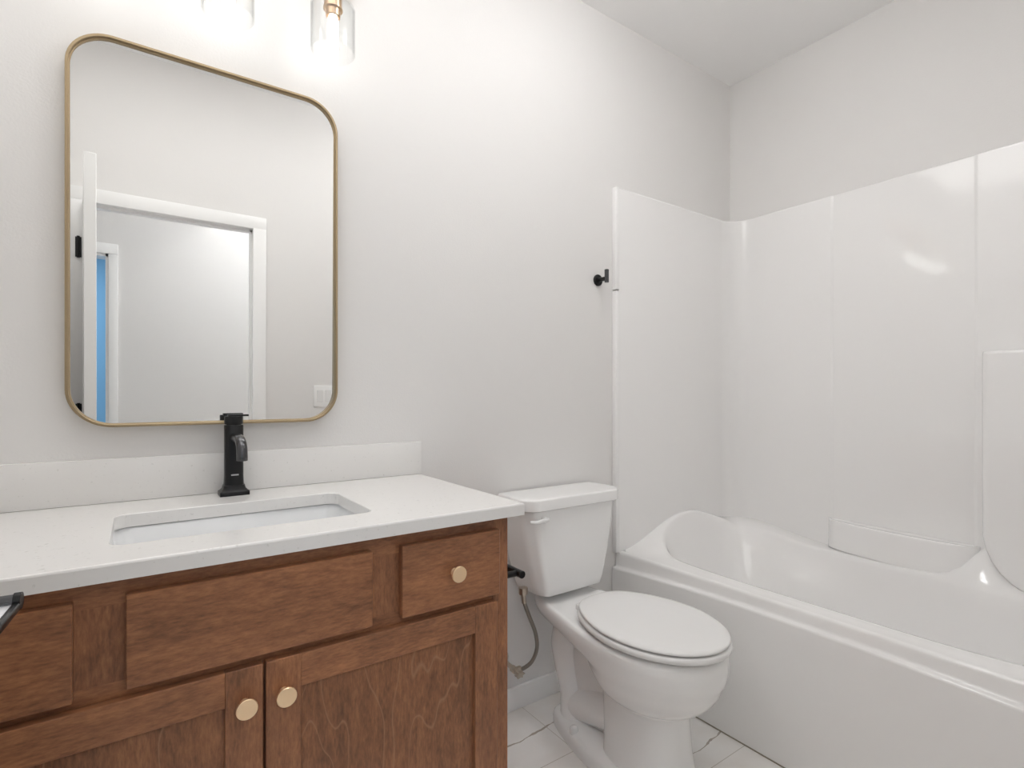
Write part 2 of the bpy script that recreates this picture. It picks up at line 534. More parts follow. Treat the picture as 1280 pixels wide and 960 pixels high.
# ================================================================== VANITY
CZ = 0.887            # counter top
CU = 0.859            # underside
CX1, CX0 = 0.722, -0.354
FRY, DRY = 1.045, 1.026
van = thing('vanity_cabinet', 'brown stained wood vanity cabinet with gold knobs under the white countertop', 'vanity cabinet', ((CX0 + CX1) / 2, 1.31, 0))
def rp(a, b, bev=0.0015):
    return B(a, b, bev, 1)
bm = bmesh.new()
box(bm, (CX0, FRY + 0.019, 0.10), (CX0 + 0.016, WY, CU)); box(bm, (CX0, 1.12, 0.0), (CX1, 1.132, 0.10))
box(bm, (CX0 + 0.016, FRY + 0.02, 0.10), (CX1 - 0.016, WY, 0.116)); box(bm, (CX0 + 0.016, WY - 0.01, 0.116), (CX1 - 0.016, WY, CU))
obj('carcass', bm, 'woodz', van, smooth=False, weld=False)
bm = bmesh.new()
box(bm, (CX1 - 0.016, FRY + 0.019, 0.10), (CX1, WY, CU)); box(bm, (CX1 - 0.016, 1.12, 0), (CX1, WY, 0.10))
obj('side_panel', bm, 'woodz', van, smooth=False, weld=False)
# face frame: stiles and rails
for nm, a, b, mm in (
    ('stile', (CX1 - 0.045, FRY, 0.10), (CX1, FRY + 0.0195, CU), 'woodz'),
    ('stile', (CX0, FRY, 0.10), (CX0 + 0.045, FRY + 0.0195, CU), 'woodz'),
    ('stile', (0.366, FRY + 0.0004, 0.690), (0.460, FRY + 0.0195, 0.812), 'woodz'),
    ('stile', (-0.092, FRY + 0.0004, 0.690), (0.002, FRY + 0.0195, 0.812), 'woodz'),
    ('rail', (CX0 + 0.045, FRY, 0.812), (CX1 - 0.045, FRY + 0.0195, CU), 'woodx'),
    ('rail', (CX0 + 0.045, FRY, 0.645), (CX1 - 0.045, FRY + 0.0195, 0.690), 'woodx'),
    ('rail', (CX0 + 0.045, FRY, 0.10), (CX1 - 0.045, FRY + 0.0195, 0.14), 'woodx'),
    ('stile', (0.166, FRY + 0.0004, 0.14), (0.204, FRY + 0.0195, 0.645), 'woodz')):
    obj(nm, B(a, b), mm, van, smooth=False)

def knob(x, z, y, parent):
    bm = bmesh.new()
    lathe(bm, [(0.0085, 0), (0.0085, 0.003), (0.0062, 0.006), (0.0060, 0.013), (0.0118, 0.018), (0.0168, 0.0195), (0.0174, 0.021), (0.0174, 0.0245),
               (0.0166, 0.0255), (0.0001, 0.0256)], (x, y, z), '-y', 32)
    return obj('knob', bm, 'knob', parent, angle=30)

for (x0, x1, nm, kx) in ((0.446, 0.688, 'drawer', 0.567), (-0.015, 0.383, 'false_front', None), (-0.322, -0.080, 'drawer', -0.201)):
    o = obj(nm, rp((x0, DRY, 0.680), (x1, FRY - 0.0005, 0.829)), 'woodx', van, smooth=False)
    if kx is not None:
        knob(kx, 0.7545, DRY, o)
for (x0, x1, kx) in ((0.187, 0.681, 0.2165), (-0.313, 0.182, 0.1525)):
    zt, zb, sw_ = 0.665, 0.118, 0.060
    e = 0.0008
    bm = B((x0 + sw_ - 0.004, DRY + 0.011, zb + sw_ - 0.004), (x1 - sw_ + 0.004, FRY - 0.003, zt - sw_ + 0.004))
    d = obj('cabinet_door', bm, 'woodp', van, smooth=False)
    obj('stile', rp((x0, DRY, zb), (x0 + sw_, FRY - e, zt), 0.0012), 'woodz', d, smooth=False)
    obj('stile', rp((x1 - sw_, DRY, zb), (x1, FRY - e, zt), 0.0012), 'woodz', d, smooth=False)
    obj('rail', rp((x0 + sw_, DRY + 0.0003, zt - sw_), (x1 - sw_, FRY - e, zt), 0.0008), 'woodx', d, smooth=False)
    obj('rail', rp((x0 + sw_, DRY + 0.0003, zb), (x1 - sw_, FRY - e, zb + sw_), 0.0008), 'woodx', d, smooth=False)
    knob(kx, 0.605, DRY, d)

# countertop with sink cut-out
SX0, SX1, SY0, SY1 = -0.040, 0.422, 1.122, 1.402
TX0, TX1, TYF = CX0 - 0.012, 0.745, 1.008
cz = thing('countertop', 'white speckled quartz countertop lying on the wooden vanity', 'countertop', (0.19, 1.3, CU))
def slab_with_hole(x0, x1, y0, y1, z0, z1, hole, r=0.004):
    bm = bmesh.new()
    n = len(hole)
    cx = sum(p[0] for p in hole) / n; cy = sum(p[1] for p in hole) / n
    outer = []
    for hx, hy in hole:                       # project each hole vertex outward to the slab's rectangle
        dx, dy = hx - cx, hy - cy
        s = min(((x1 - cx) / dx if dx > 1e-9 else (x0 - cx) / dx if dx < -1e-9 else 1e9),
                ((y1 - cy) / dy if dy > 1e-9 else (y0 - cy) / dy if dy < -1e-9 else 1e9))
        outer.append([cx + dx * s, cy + dy * s])
    for c in ((x0, y0), (x1, y0), (x0, y1), (x1, y1)):
        k = min(range(n), key=lambda i: (outer[i][0] - c[0]) ** 2 + (outer[i][1] - c[1]) ** 2)
        outer[k] = list(c)
    def off(p, d):                            # shrink rectangle points towards the inside by d
        return (min(max(p[0], x0 + d), x1 - d), min(max(p[1], y0 + d), y1 - d))
    rings = [[(x, y, z0) for x, y in hole]]
    rings.append([(*off(p, 0), z0) for p in outer])
    rings.append([(*off(p, 0), z1 - r) for p in outer])
    rings.append([(*off(p, r * 0.3), z1 - r * 0.3) for p in outer])
    rings.append([(*off(p, r), z1) for p in outer])
    hr = 0.0015
    rings.append([(x + (hr if x > cx else -hr), y + (hr if y > cy else -hr), z1) for x, y in hole])
    rings.append([(x, y, z1 - hr) for x, y in hole])
    rings.append([(x, y, z0) for x, y in hole])
    return loft(bm, rings)
hole = rrect((SX0 + SX1) / 2, (SY0 + SY1) / 2, (SX1 - SX0) / 2, (SY1 - SY0) / 2, 0.028, 8)
obj('slab', slab_with_hole(TX0, TX1, TYF, WY - 0.0005, CU, CZ, hole), 'quartz', cz, smooth=False)
bm = B((TX0, WY - 0.013, CZ + 0.0004), (0.747, WY - 0.0005, 0.991), 0.0018)
tag(obj('backsplash', bm, 'quartz'), 'low white quartz backsplash strip along the wall behind the faucet', 'backsplash')

# undermount sink
sk = thing('sink', 'white rectangular undermount basin sunk into the countertop', 'sink', (0.19, 1.26, 0.72))
bm = bmesh.new()
cx, cy, hx, hy = (SX0 + SX1) / 2, (SY0 + SY1) / 2, (SX1 - SX0) / 2, (SY1 - SY0) / 2
prof = [(0.022, CU - 0.0025, 0.03), (0.007, CU - 0.0025, 0.03), (0.005, CU - 0.006, 0.032), (-0.003, CU - 0.04, 0.04), (-0.012, CU - 0.10, 0.045), (-0.024, CU - 0.130, 0.05),
        (-0.055, CU - 0.140, 0.05), (-0.11, CU - 0.146, 0.02)]
rings = [[(x, y, z) for x, y in rrect(cx, cy, hx + d, hy + d, r, 8)] for d, z, r in prof]
loft(bm, rings, True, False, True)
rings2 = [[(x, y, z) for x, y in rrect(cx, cy, hx + d, hy + d, r, 8)] for d, z, r in [(0.022, CU - 0.001, 0.03), (0.018, CU - 0.02, 0.03), (0.006, CU - 0.14, 0.04), (-0.06, CU - 0.156, 0.04)]]
loft(bm, rings2, True, False, True)
obj('basin', bm, 'sink', sk, weld=False)
bm = bmesh.new()
lathe(bm, [(0.032, 0), (0.032, 0.003), (0.024, 0.004), (0.022, 0.001), (0.001, 0.001)], (cx, cy + 0.02, CU - 0.1458), 'z', 28)
obj('drain', bm, 'black', sk)

# faucet
fx_, fy_ = 0.201, 1.523
fa = thing('faucet', 'matte black single-handle faucet standing behind the sink', 'faucet', (fx_, fy_, CZ))
def sq(hw, z, r, hy=None, dy=0):
    return [(x, y, z) for x, y in rrect(fx_, fy_ + dy, hw, hy or hw, r, 5)]
bm = bmesh.new()
loft(bm, [sq(0.0335, CZ, 0.003, 0.027), sq(0.0335, CZ + 0.009, 0.003, 0.027), sq(0.0328, CZ + 0.0105, 0.004, 0.0262), sq(0.030, CZ + 0.0120, 0.006, 0.0245),
          sq(0.0262, CZ + 0.017, 0.010, 0.0225), sq(0.0240, CZ + 0.026, 0.012, 0.0213)], True, True, True)
obj('base_plate', bm, 'black', fa)
bm = bmesh.new()
loft(bm, [sq(0.0232, CZ + 0.024, 0.014, 0.021), sq(0.0222, CZ + 0.034, 0.014, 0.021), sq(0.0217, CZ + 0.05, 0.014, 0.0205), sq(0.0215, CZ + 0.176, 0.014, 0.0205), sq(0.0207, CZ + 0.1775, 0.014, 0.0197)], True, True, True)
bd = obj('body', bm, 'black', fa)
bm = bmesh.new()
box(bm, (fx_ - 0.0085, fy_ - 0.0212, CZ + 0.0505), (fx_ + 0.0085, fy_ - 0.0204, CZ + 0.0540), 0.0003, 1)
obj('maker_mark', bm, 'mark', bd)
bm = bmesh.new()
sp = spline([(fx_, fy_ - 0.015, CZ + 0.146), (fx_, fy_ - 0.055, CZ + 0.148), (fx_, fy_ - 0.100, CZ + 0.146), (fx_, fy_ - 0.126, CZ + 0.133), (fx_, fy_ - 0.134, CZ + 0.112), (fx_, fy_ - 0.134, CZ + 0.100)], 8)
tube(bm, sp, [0.0115 + 0.0005 * min(i / 20, 1) for i in range(len(sp))], 20)
obj('spout', bm, 'blackp', fa)
bm = bmesh.new()
lathe(bm, [(0.0175, 0.174), (0.0175, 0.180), (0.0208, 0.180), (0.0215, 0.181), (0.0215, 0.1985), (0.0205, 0.200), (0.001, 0.2001)], (fx_, fy_, CZ), 'z', 32)
hd = obj('handle', bm, 'black', fa)
bm = bmesh.new()
box(bm, (fx_ - 0.014, fy_ - 0.009, CZ + 0.1996), (fx_ + 0.034, fy_ + 0.009, CZ + 0.2042), 0.0015)
obj('handle_lever', bm, 'black', hd)

# mirror
MX0, MX1, MZ0, MZ1 = -0.134, 0.474, 1.066, 1.979
mr = thing('wall_mirror', 'tall mirror with rounded corners and thin brass frame above the sink', 'mirror', ((MX0 + MX1) / 2, WY, MZ0))
mcx, mcz, mhx, mhz, mrr = (MX0 + MX1) / 2, (MZ0 + MZ1) / 2, (MX1 - MX0) / 2, (MZ1 - MZ0) / 2, 0.088
def mring(inset, y):
    return [(x, y, z) for x, z in rrect(mcx, mcz, mhx - inset, mhz - inset, mrr - inset, 14)]
bm = bmesh.new()
loft(bm, [mring(0.012, 1.5799), mring(0.0, 1.5799), mring(0.0, 1.5505), mring(0.0007, 1.5495), mring(0.0053, 1.5495), mring(0.006, 1.5502), mring(0.006, 1.5585), mring(0.0085, 1.5592),
          mring(0.0085, 1.5760), mring(0.012, 1.5760)])
obj('frame', bm, 'brass', mr, angle=30)
bm = bmesh.new()
tilt = math.tan(math.radians(0.5))                # hung leaning a touch forward at the top
front = [(x, 1.5645 - (z - mcz) * tilt, z) for x, y, z in mring(0.0086, 0)]
loft(bm, [front, [(x, y + 0.004, z) for x, y, z in front]], True, True, True)
obj('mirror_glass', bm, 'mirror', mr, smooth=False, weld=False)

# vanity light: brass bar with three clear glass shades
LY = 1.462
LX = (-0.072, 0.181, 0.434)
vl = thing('vanity_light', 'brass three-light wall fixture with clear glass shades above the mirror', 'wall light', (0.181, WY, 2.30))
bm = B((-0.16, WY - 0.022, 2.325), (0.522, WY, 2.395), 0.004); obj('back_plate', bm, 'socket', vl)
for lx in LX:
    bm = bmesh.new()
    tube(bm, spline([(lx, WY - 0.02, 2.36), (lx, LY + 0.03, 2.36), (lx, LY + 0.006, 2.353), (lx, LY, 2.33), (lx, LY, 2.245)], 6), 0.008, 12)
    obj('arm', bm, 'socket', vl)
    bm = bmesh.new()
    lathe(bm, [(0.010, 2.256), (0.022, 2.252), (0.0235, 2.248), (0.0235, 2.192), (0.0255, 2.191), (0.0255, 2.187), (0.020, 2.186), (0.019, 2.168), (0.0165, 2.166), (0.0165, 2.172), (0.001, 2.173)], (lx, LY, 0), 'z', 28)
    obj('socket', bm, 'socket', vl)
    bm = bmesh.new()
    R0, ti = 0.0575, 0.0028
    lathe(bm, [(0.026, 2.1985), (0.050, 2.1985), (R0 - 0.002, 2.196), (R0, 2.190), (R0, 2.071), (R0 - 0.0012, 2.070), (R0 - ti, 2.071), (R0 - ti, 2.189), (R0 - ti - 0.003, 2.1945), (0.050, 2.1957), (0.026, 2.1957), (0.026, 2.1985)],
          (lx, LY, 0), 'z', 48, cap=False)
    obj('glass_shade', bm, 'glass', vl)
    bm = bmesh.new()
    lathe(bm, [(0.010, 2.170), (0.0135, 2.160), (0.0140, 2.150), (0.0140, 2.092), (0.012, 2.084), (0.006, 2.080), (0.0005, 2.0795)], (lx, LY, 0), 'z', 24)
    obj('bulb', bm, 'bulb', vl)

# drum lights added out of the frame as fill for the room and the hall
def fill_drum(name, label, x, y, z, r, h, m):
    t = thing(name, label, 'ceiling light', (x, y, z))
    bm = bmesh.new()
    lathe(bm, [(r * 0.6, 0), (r * 0.6, -0.02)], (x, y, z), 'z', 40)
    obj('ceiling_canopy', bm, 'trim', t)
    bm = bmesh.new()
    lathe(bm, [(r * 0.6, -0.020), (r, -0.020), (r, -0.02 - h), (r * 0.96, -0.026 - h), (0.001, -0.03 - h)], (x, y, z), 'z', 40, cap=False)
    obj('drum_diffuser', bm, m, t)
fill_drum('ceiling_light', 'round white drum light on the ceiling over the middle of the bathroom', 1.15, 0.82, CH, 0.17, 0.09, 'led')
fill_drum('ceiling_light', 'round white drum light on the hall ceiling outside the door', 1.15, -0.55, HH, 0.20, 0.10, 'ledhall')
ld = bpy.data.lights.new('daylight_far_room', 'AREA'); ld.energy = FARROOM; ld.size = 1.0; ld.color = (0.75, 0.87, 1.0)
lo = bpy.data.objects.new('daylight_far_room', ld); COL.objects.link(lo); lo.location = (-0.9, -2.2, 2.4)

# ================================================================== TUB AND SURROUND
tb = thing('bathtub', 'glossy white alcove bathtub with moulded shower surround in the corner', 'bathtub', (2.04, 0.82, 0))
TY0, TY1 = FY + 0.003, WY - 0.002
AX = 1.616            # apron foot
# apron: rim face, arched lip, skirt
def lipz(y):
    return RIM - 0.040 - 0.026 * ((y - 0.82) / 0.76) ** 2
bm = bmesh.new()
rings = []
NY = 60
for i in range(NY + 1):
    y = TY0 + (TY1 - TY0) * i / NY
    zl = lipz(y)
    pr_ = [(1.668, RIM - 0.012), (1.6635, RIM - 0.0005), (1.662, RIM), (1.6555, RIM - 0.0012), (1.6505, RIM - 0.004), (1.6480, RIM - 0.009), (1.6465, RIM - 0.016), (1.6440, zl + 0.008), (1.6425, zl + 0.003), (1.639, zl), (1.628, zl - 0.001), (1.6245, zl - 0.004), (1.6235, zl - 0.010),
           (1.622, zl - 0.06), (1.619, 0.20), (AX, 0.0005)]
    rings.append([(x, y, z) for x, z in pr_])
loft(bm, rings, closed=False)
obj('apron', bm, 'tub', tb, angle=60)
bm = bmesh.new()
tube(bm, [(AX - 0.001, TY0 + 0.02, 0.002), (AX - 0.001, TY1 - 0.02, 0.002)], 0.0022, 8)
obj('caulk_line', bm, 'caulk', tb)

# basin: rings swept from the outer deck edge to the drain floor
NT = 192
OX0, OX1, OY0, OY1 = 1.661, XP + 0.004, TY0, YP + 0.004
ocx, ocy = (OX0 + OX1) / 2, (OY0 + OY1) / 2
def smooth(a, b, t):
    t = max(0.0, min(1.0, (t - a) / (b - a)))   # works for a > b too
    return t * t * (3 - 2 * t)
def lift(x, y):
    """raised lounging end: high arch on the end wall, falling along the back wall"""
    if x < 2.10:
        a = smooth(1.665, 2.08, x)
        a = a ** 0.85 * 0.115
    else:
        a = 0.115 - 0.068 * smooth(2.10, 2.40, x)
    f1 = smooth(1.36, 1.53, y)
    back = 0.047 * smooth(1.08, 1.46, y) * smooth(2.22, 2.40, x)
    fil = 0.118 * math.exp(-((y - 0.560) / 0.085) ** 2) * smooth(2.36, 2.455, x)
    return max(a * f1, back, fil)
def ang_at(k):
    """angles stepping evenly along the sides of the nominal rectangle"""
    a, b = 0.40, 0.75
    L = 4 * (a + b); d = L * (k + 0.5) / NT
    for (p, q_, ln) in (((a, -b), (0, 1), 2 * b), ((a, b), (-1, 0), 2 * a), ((-a, b), (0, -1), 2 * b), ((-a, -b), (1, 0), 2 * a)):
        if d <= ln: return math.atan2(p[1] + q_[1] * d, p[0] + q_[0] * d)
        d -= ln
    return 0.0
def se(t, x0, x1, y0, y1, n):
    a, b = 0.40, 0.75                              # nominal half sizes: spreads the points evenly along the sides
    px, py = a * b / max(abs(math.cos(t)) * b, abs(math.sin(t)) * a) * math.cos(t), a * b / max(abs(math.cos(t)) * b, abs(math.sin(t)) * a) * math.sin(t)
    c, s = px / a, py / b
    r = (abs(c) ** n + abs(s) ** n) ** (-1.0 / n)
    return ((x0 + x1) / 2 + (x1 - x0) / 2 * c * r, (y0 + y1) / 2 + (y1 - y0) / 2 * s * r)
#        x0     x1     y0    y1     n    z-drop
RG = [(OX0, OX1, OY0, OY1, 40, 0.0, 1.0),
      (1.690, 2.435, 0.10, YP - 0.006, 12, 0.0, 1.0),
      (1.7200, 2.385, 0.140, 1.548, 4.6, 0.000, 1.0),
      (1.7300, 2.372, 0.152, 1.542, 3.8, 0.002, 1.0),
      (1.7360, 2.364, 0.160, 1.536, 3.6, 0.009, 1.0),
      (1.7400, 2.359, 0.165, 1.528, 3.5, 0.022, 0.95),
      (1.7500, 2.346, 0.180, 1.490, 3.3, 0.085, 0.7),
      (1.7600, 2.330, 0.200, 1.430, 3.2, 0.160, 0.35),
      (1.7720, 2.312, 0.222, 1.365, 3.2, 0.240, 0.1),
      (1.7900, 2.290, 0.250, 1.300, 3.2, 0.310, 0.0),
      (1.8200, 2.255, 0.290, 1.240, 3.2, 0.350, 0.0),
      (1.8800, 2.190, 0.370, 1.150, 3.0, 0.362, 0.0),
      (2.0200, 2.050, 0.700, 0.800, 2.0, 0.366, 0.0)]
bm = bmesh.new()
rings = []
for ri, (x0, x1, y0, y1, n, dz, lf) in enumerate(RG):
    ring = []
    for k in range(NT):
        t = ang_at(k)
        x, y = se(t, x0, x1, y0, y1, n)
        z = RIM - dz + lift(x, y) * lf
        if ri >= 6 and ri <= 8:                     # armrest swelling on the wall side
            s = math.exp(-((y - 1.18) / 0.20) ** 2) * smooth(2.05, 2.25, x)
            x -= 0.050 * s * (1.0 if ri == 7 else 0.7 if ri == 8 else 0.15)
            z += 0.030 * s if ri == 7 else 0
        ring.append((x, y, z))
    rings.append(ring)
loft(bm, rings, True, False, True)
obj('basin', bm, 'tub', tb, angle=60)
bm = bmesh.new()
lathe(bm, [(0.032, 0), (0.032, 0.004), (0.02, 0.006), (0.001, 0.006)], (2.035, 0.42, RIM - 0.362), 'z', 24)
obj('drain', bm, 'chrome', tb)

# surround: one continuous sheet round three walls with a large corner radius
def sheet_path():
    """(x, y) along the surround from the far-end front edge round the corner to the near end"""
    P = []
    r = 0.105
    xs = 1.640
    for i in range(25):
        P.append((xs + (XP - r - xs) * i / 24, YP))
    for i in range(1, 13):
        a = PI / 2 * (1 - i / 12)
        P.append((XP - r + r * math.cos(a), YP - r + r * math.sin(a)))
    y0, y1 = YP - r, FY + 0.015 + r
    ys = sorted(set([y0 - (y0 - y1) * i / 40 for i in range(1, 40)] + [1.088 + d / 1000 for d in range(-8, 9, 2)] + [0.604 + d / 1000 for d in range(-8, 9, 2)]), reverse=True)
    for y in ys:
        x = XP + 0.004 * smooth(1.095, 1.081, y) * smooth(0.597, 0.611, y)      # slightly recessed centre panel
        P.append((x, y))
    for i in range(0, 13):
        a = -PI / 2 * i / 12
        P.append((XP - r + r * math.cos(a), y1 + r * math.sin(a)))
    for i in range(1, 13):
        P.append((XP - r + (1.640 - XP + r) * i / 12, FY + 0.015))
    return P
SP = sheet_path()
ST = 2.006
bm = bmesh.new()
zs = [RIM - 0.01] + [RIM + (ST - RIM) * i / 24 for i in range(1, 24)] + [ST - 0.0085, ST - 0.006, ST - 0.002, ST]
rings = []
for z in zs:
    ins = 0.0 if z < ST - 0.004 else (0.0015 if z < ST - 0.001 else 0.005)
    rr = []
    for x, y in SP:
        dx = ins if x > XP - 0.12 else 0
        dy = ins if y > YP - 0.12 else (-ins if y < FY + 0.13 else 0)
        rr.append((x + dx, y + dy, z))
    rings.append(rr)
rings.append([(min(x + 0.04, WX - 0.0005) if 0.2 < y < 1.46 else x + 0.01 * (x > 2.3), (WY - 0.0005) if y > 1.46 else (FY + 0.0005 if y < 0.2 else y), ST) for x, y in SP])
loft(bm, rings, closed=False)
obj('surround_wall', bm, 'gel', tb, angle=50)
# vertical edge strip at the far end, two lengths with a seam between
for z0, z1 in ((RIM - 0.004, 1.574), (1.579, ST)):
    bm = B((1.6235, YP - 0.001, z0), (1.6425, WY - 0.0005, z1), 0.0025)
    obj('edge_strip', bm, 'tub', tb)
bm = B((1.6235, FY + 0.0005, RIM - 0.004), (1.6425, FY + 0.016, ST), 0.0025); obj('edge_strip', bm, 'tub', tb)

# soap ledge: half-moon shelf swelling out of the back panel
bm = bmesh.new()
def moon(depth, z, inset=0.0, yc=0.8435, hy=0.2535):
    pts = []
    for i in range(41):
        a = PI * i / 40
        c = math.cos(a)
        pts.append((XP + 0.003 - max(0.0, depth) * abs(math.sin(a)) ** 0.75, yc + (hy - inset) * c, z + (0.004 * c)))
    return pts
mr_ = [moon(0.088, RIM + 0.0), moon(0.087, RIM + 0.012), moon(0.081, RIM + 0.040), moon(0.072, RIM + 0.085), moon(0.0705, RIM + 0.108), moon(0.069, RIM + 0.1135), moon(0.066, RIM + 0.1155), moon(0.060, RIM + 0.1145, 0.008), moon(0.01, RIM + 0.1125, 0.02), moon(0.0, RIM + 0.114, 0.02)]
loft(bm, mr_, closed=False)
obj('soap_ledge', bm, 'tub', tb, angle=60)

# moulded column with a shelf top near the tap end, foot flaring on to the rim
bm = bmesh.new()
def colring(depth, ytop, z, r=0.03):
    """U-shaped outline standing on the back panel from y=ytop to the near end wall"""
    pts = [(XP + 0.003, ytop)]
    x = XP - depth
    for i in range(9):
        a = PI / 2 * i / 8
        pts.append((x + r - r * math.sin(a), ytop - r + r * math.cos(a)) if depth > r else (XP - depth * i / 8, ytop - r * i / 8))
    pts.append((x, FY + 0.20)); pts.append((x, FY + 0.016))
    return [(px, py, z) for px, py in pts]
CTZ = 1.292
rings = [colring(0.088, 0.455, RIM - 0.002, 0.03), colring(0.084, 0.478, RIM + 0.006, 0.03), colring(0.081, 0.503, RIM + 0.022, 0.03), colring(0.078, 0.528, RIM + 0.046, 0.03), colring(0.075, 0.550, RIM + 0.080, 0.028), colring(0.073, 0.566, RIM + 0.122, 0.027), colring(0.071, 0.574, RIM + 0.165, 0.026)]
rings += [colring(0.070, 0.575, z, 0.025) for z in (0.8, 1.0, 1.2, CTZ - 0.012)]
rings += [colring(0.069, 0.574, CTZ - 0.005, 0.024), colring(0.066, 0.572, CTZ - 0.001, 0.023), colring(0.060, 0.568, CTZ, 0.022), colring(0.002, 0.560, CTZ + 0.001, 0.02)]
loft(bm, rings, closed=False)
obj('corner_column', bm, 'tub', tb, angle=60)

# ================================================================== TOILET
TCX = 1.262
to = thing('toilet', 'white two-piece toilet with closed lid between the vanity and the tub', 'toilet', (TCX, 1.25, 0))
NR = 72
def egg(z, yf, ym, yb, wd, nb=3.5, taper=0.25, nf=2.0, cx=None):
    """outline: elliptical front, squarer tapering back"""
    pts = []
    cx = TCX if cx is None else cx
    for k in range(NR):
        t = 2 * PI * (k + 0.5) / NR
        c, s = math.cos(t), math.sin(t)
        if s < 0:
            e = 2.0 / nf
            x = wd * math.copysign(abs(c) ** e, c); y = ym - (ym - yf) * abs(s) ** e
        else:
            e = 2.0 / nb
            q_ = abs(s) ** e
            blend = min(1.0, q_)
            ee = 2.0 / (nf + (nb - nf) * blend)
            y = ym + (yb - ym) * abs(s) ** ee
            f_ = (y - ym) / (yb - ym)
            x = wd * (1 - taper * f_ * f_ * (3 - 2 * f_)) * math.copysign(abs(c) ** ee, c)
        pts.append((cx + x, y, z))
    return pts
bm = bmesh.new()
DZ = 0.428
rings = [egg(DZ - 0.006, .90, 1.07, 1.50, .13, 4, .25), egg(DZ, .868, 1.07, 1.530, .163, 4, .28), egg(DZ, .852, 1.07, 1.540, .174, 4, .28), egg(DZ - 0.003, .844, 1.07, 1.547, .180, 4, .28), egg(DZ - 0.012, .838, 1.07, 1.552, .185, 4, .28),
         egg(DZ - 0.030, .836, 1.07, 1.553, .1865, 4, .29), egg(DZ - 0.052, .837, 1.07, 1.545, .1855, 4, .32), egg(DZ - 0.066, .839, 1.072, 1.50, .184, 3.4, .38), egg(DZ - 0.078, .841, 1.075, 1.42, .1825, 3, .44),
         egg(0.3389, .847, 1.08, 1.365, .1775, 2.6, .46), egg(0.3155, .856, 1.085, 1.350, .170, 2.4, .46), egg(0.2913, .870, 1.09, 1.335, .1595, 2.3, .44), egg(0.2706, .888, 1.09, 1.32, .146, 2.3, .40), egg(0.2533, .909, 1.09, 1.30, .131, 2.3, .35), egg(0.2403, .931, 1.09, 1.28, .1155, 2.4, .28), egg(0.2325, .950, 1.09, 1.26, .104, 2.5, .18, 2.1),
         egg(0.2273, .9585, 1.09, 1.24, .0985, 2.7, .10, 2.4), egg(0.216, .960, 1.09, 1.22, .0975, 3.2, .06, 2.6), egg(0.1, .955, 1.085, 1.20, .1035, 4, .05, 2.8), egg(0.045, .948, 1.08, 1.20, .110, 4, .05, 2.9), egg(0.002, .943, 1.08, 1.20, .115, 4, .05, 2.9)]
loft(bm, rings, True, True, True)
# trapway: bent pipe rising behind the bowl and dropping to the foot
tp = spline([(TCX, 1.17, 0.335), (TCX, 1.26, 0.345), (TCX, 1.35, 0.347), (TCX, 1.412, 0.322), (TCX, 1.430, 0.265), (TCX, 1.416, 0.19), (TCX, 1.392, 0.11), (TCX, 1.365, 0.02)], 8)
rr = [0.060, 0.058, 0.058, 0.062, 0.063, 0.058, 0.055, 0.075]
def tubex(bm, pts, rx, n=22):
    """tube in the y-z plane, wider across x"""
    rings = []
    for i, p in enumerate(pts):
        d = (pts[min(i + 1, len(pts) - 1)] - pts[max(i - 1, 0)]).normalized()
        nrm = Vector((0, -d.z, d.y))
        r = rx[i]
        rings.append([p + Vector((1, 0, 0)) * r * 1.18 * math.cos(a) + nrm * r * math.sin(a) for a in [2 * PI * k / n for k in range(n)]])
    loft(bm, rings, True, True, True)
rfull = []
for i in range(len(tp)):
    u_ = i / 8; j = min(int(u_), len(rr) - 2); rfull.append(rr[j] + (rr[j + 1] - rr[j]) * (u_ - j))
tubex(bm, tp, rfull)
# lower water channel running from the column to the trap's foot
tl = spline([(TCX, 1.12, 0.15), (TCX, 1.20, 0.13), (TCX, 1.30, 0.10), (TCX, 1.38, 0.07)], 6)
tubex(bm, tl, [0.070 - 0.012 * i / len(tl) for i in range(len(tl))])
box(bm, (TCX - 0.036, 1.14, 0.03), (TCX + 0.036, 1.40, 0.335))        # web between bowl and trap
# foot slab with rolled edge
rings = [egg(.001, .99, 1.17, 1.462, .136, 4, .26, 3), egg(.018, .99, 1.17, 1.463, .1365, 4, .26, 3), egg(.034, .995, 1.17, 1.460, .134, 4, .26, 3), egg(.043, 1.00, 1.17, 1.453, .127, 4, .26, 3), egg(.047, 1.01, 1.17, 1.44, .115, 4, .26, 3), egg(.052, 1.02, 1.17, 1.42, .08, 4, .26, 3)]
loft(bm, rings, True, True, True)
obj('bowl', bm, 'china', to, angle=60, weld=False)
for sx_ in (-1, 1):
    bm = bmesh.new()
    lathe(bm, [(0.0145, 0.040), (0.0145, 0.052), (0.013, 0.058), (0.009, 0.063), (0.001, 0.065)], (TCX + sx_ * 0.101, 1.300, 0), 'z', 20)
    obj('bolt_cap', bm, 'seat', to)
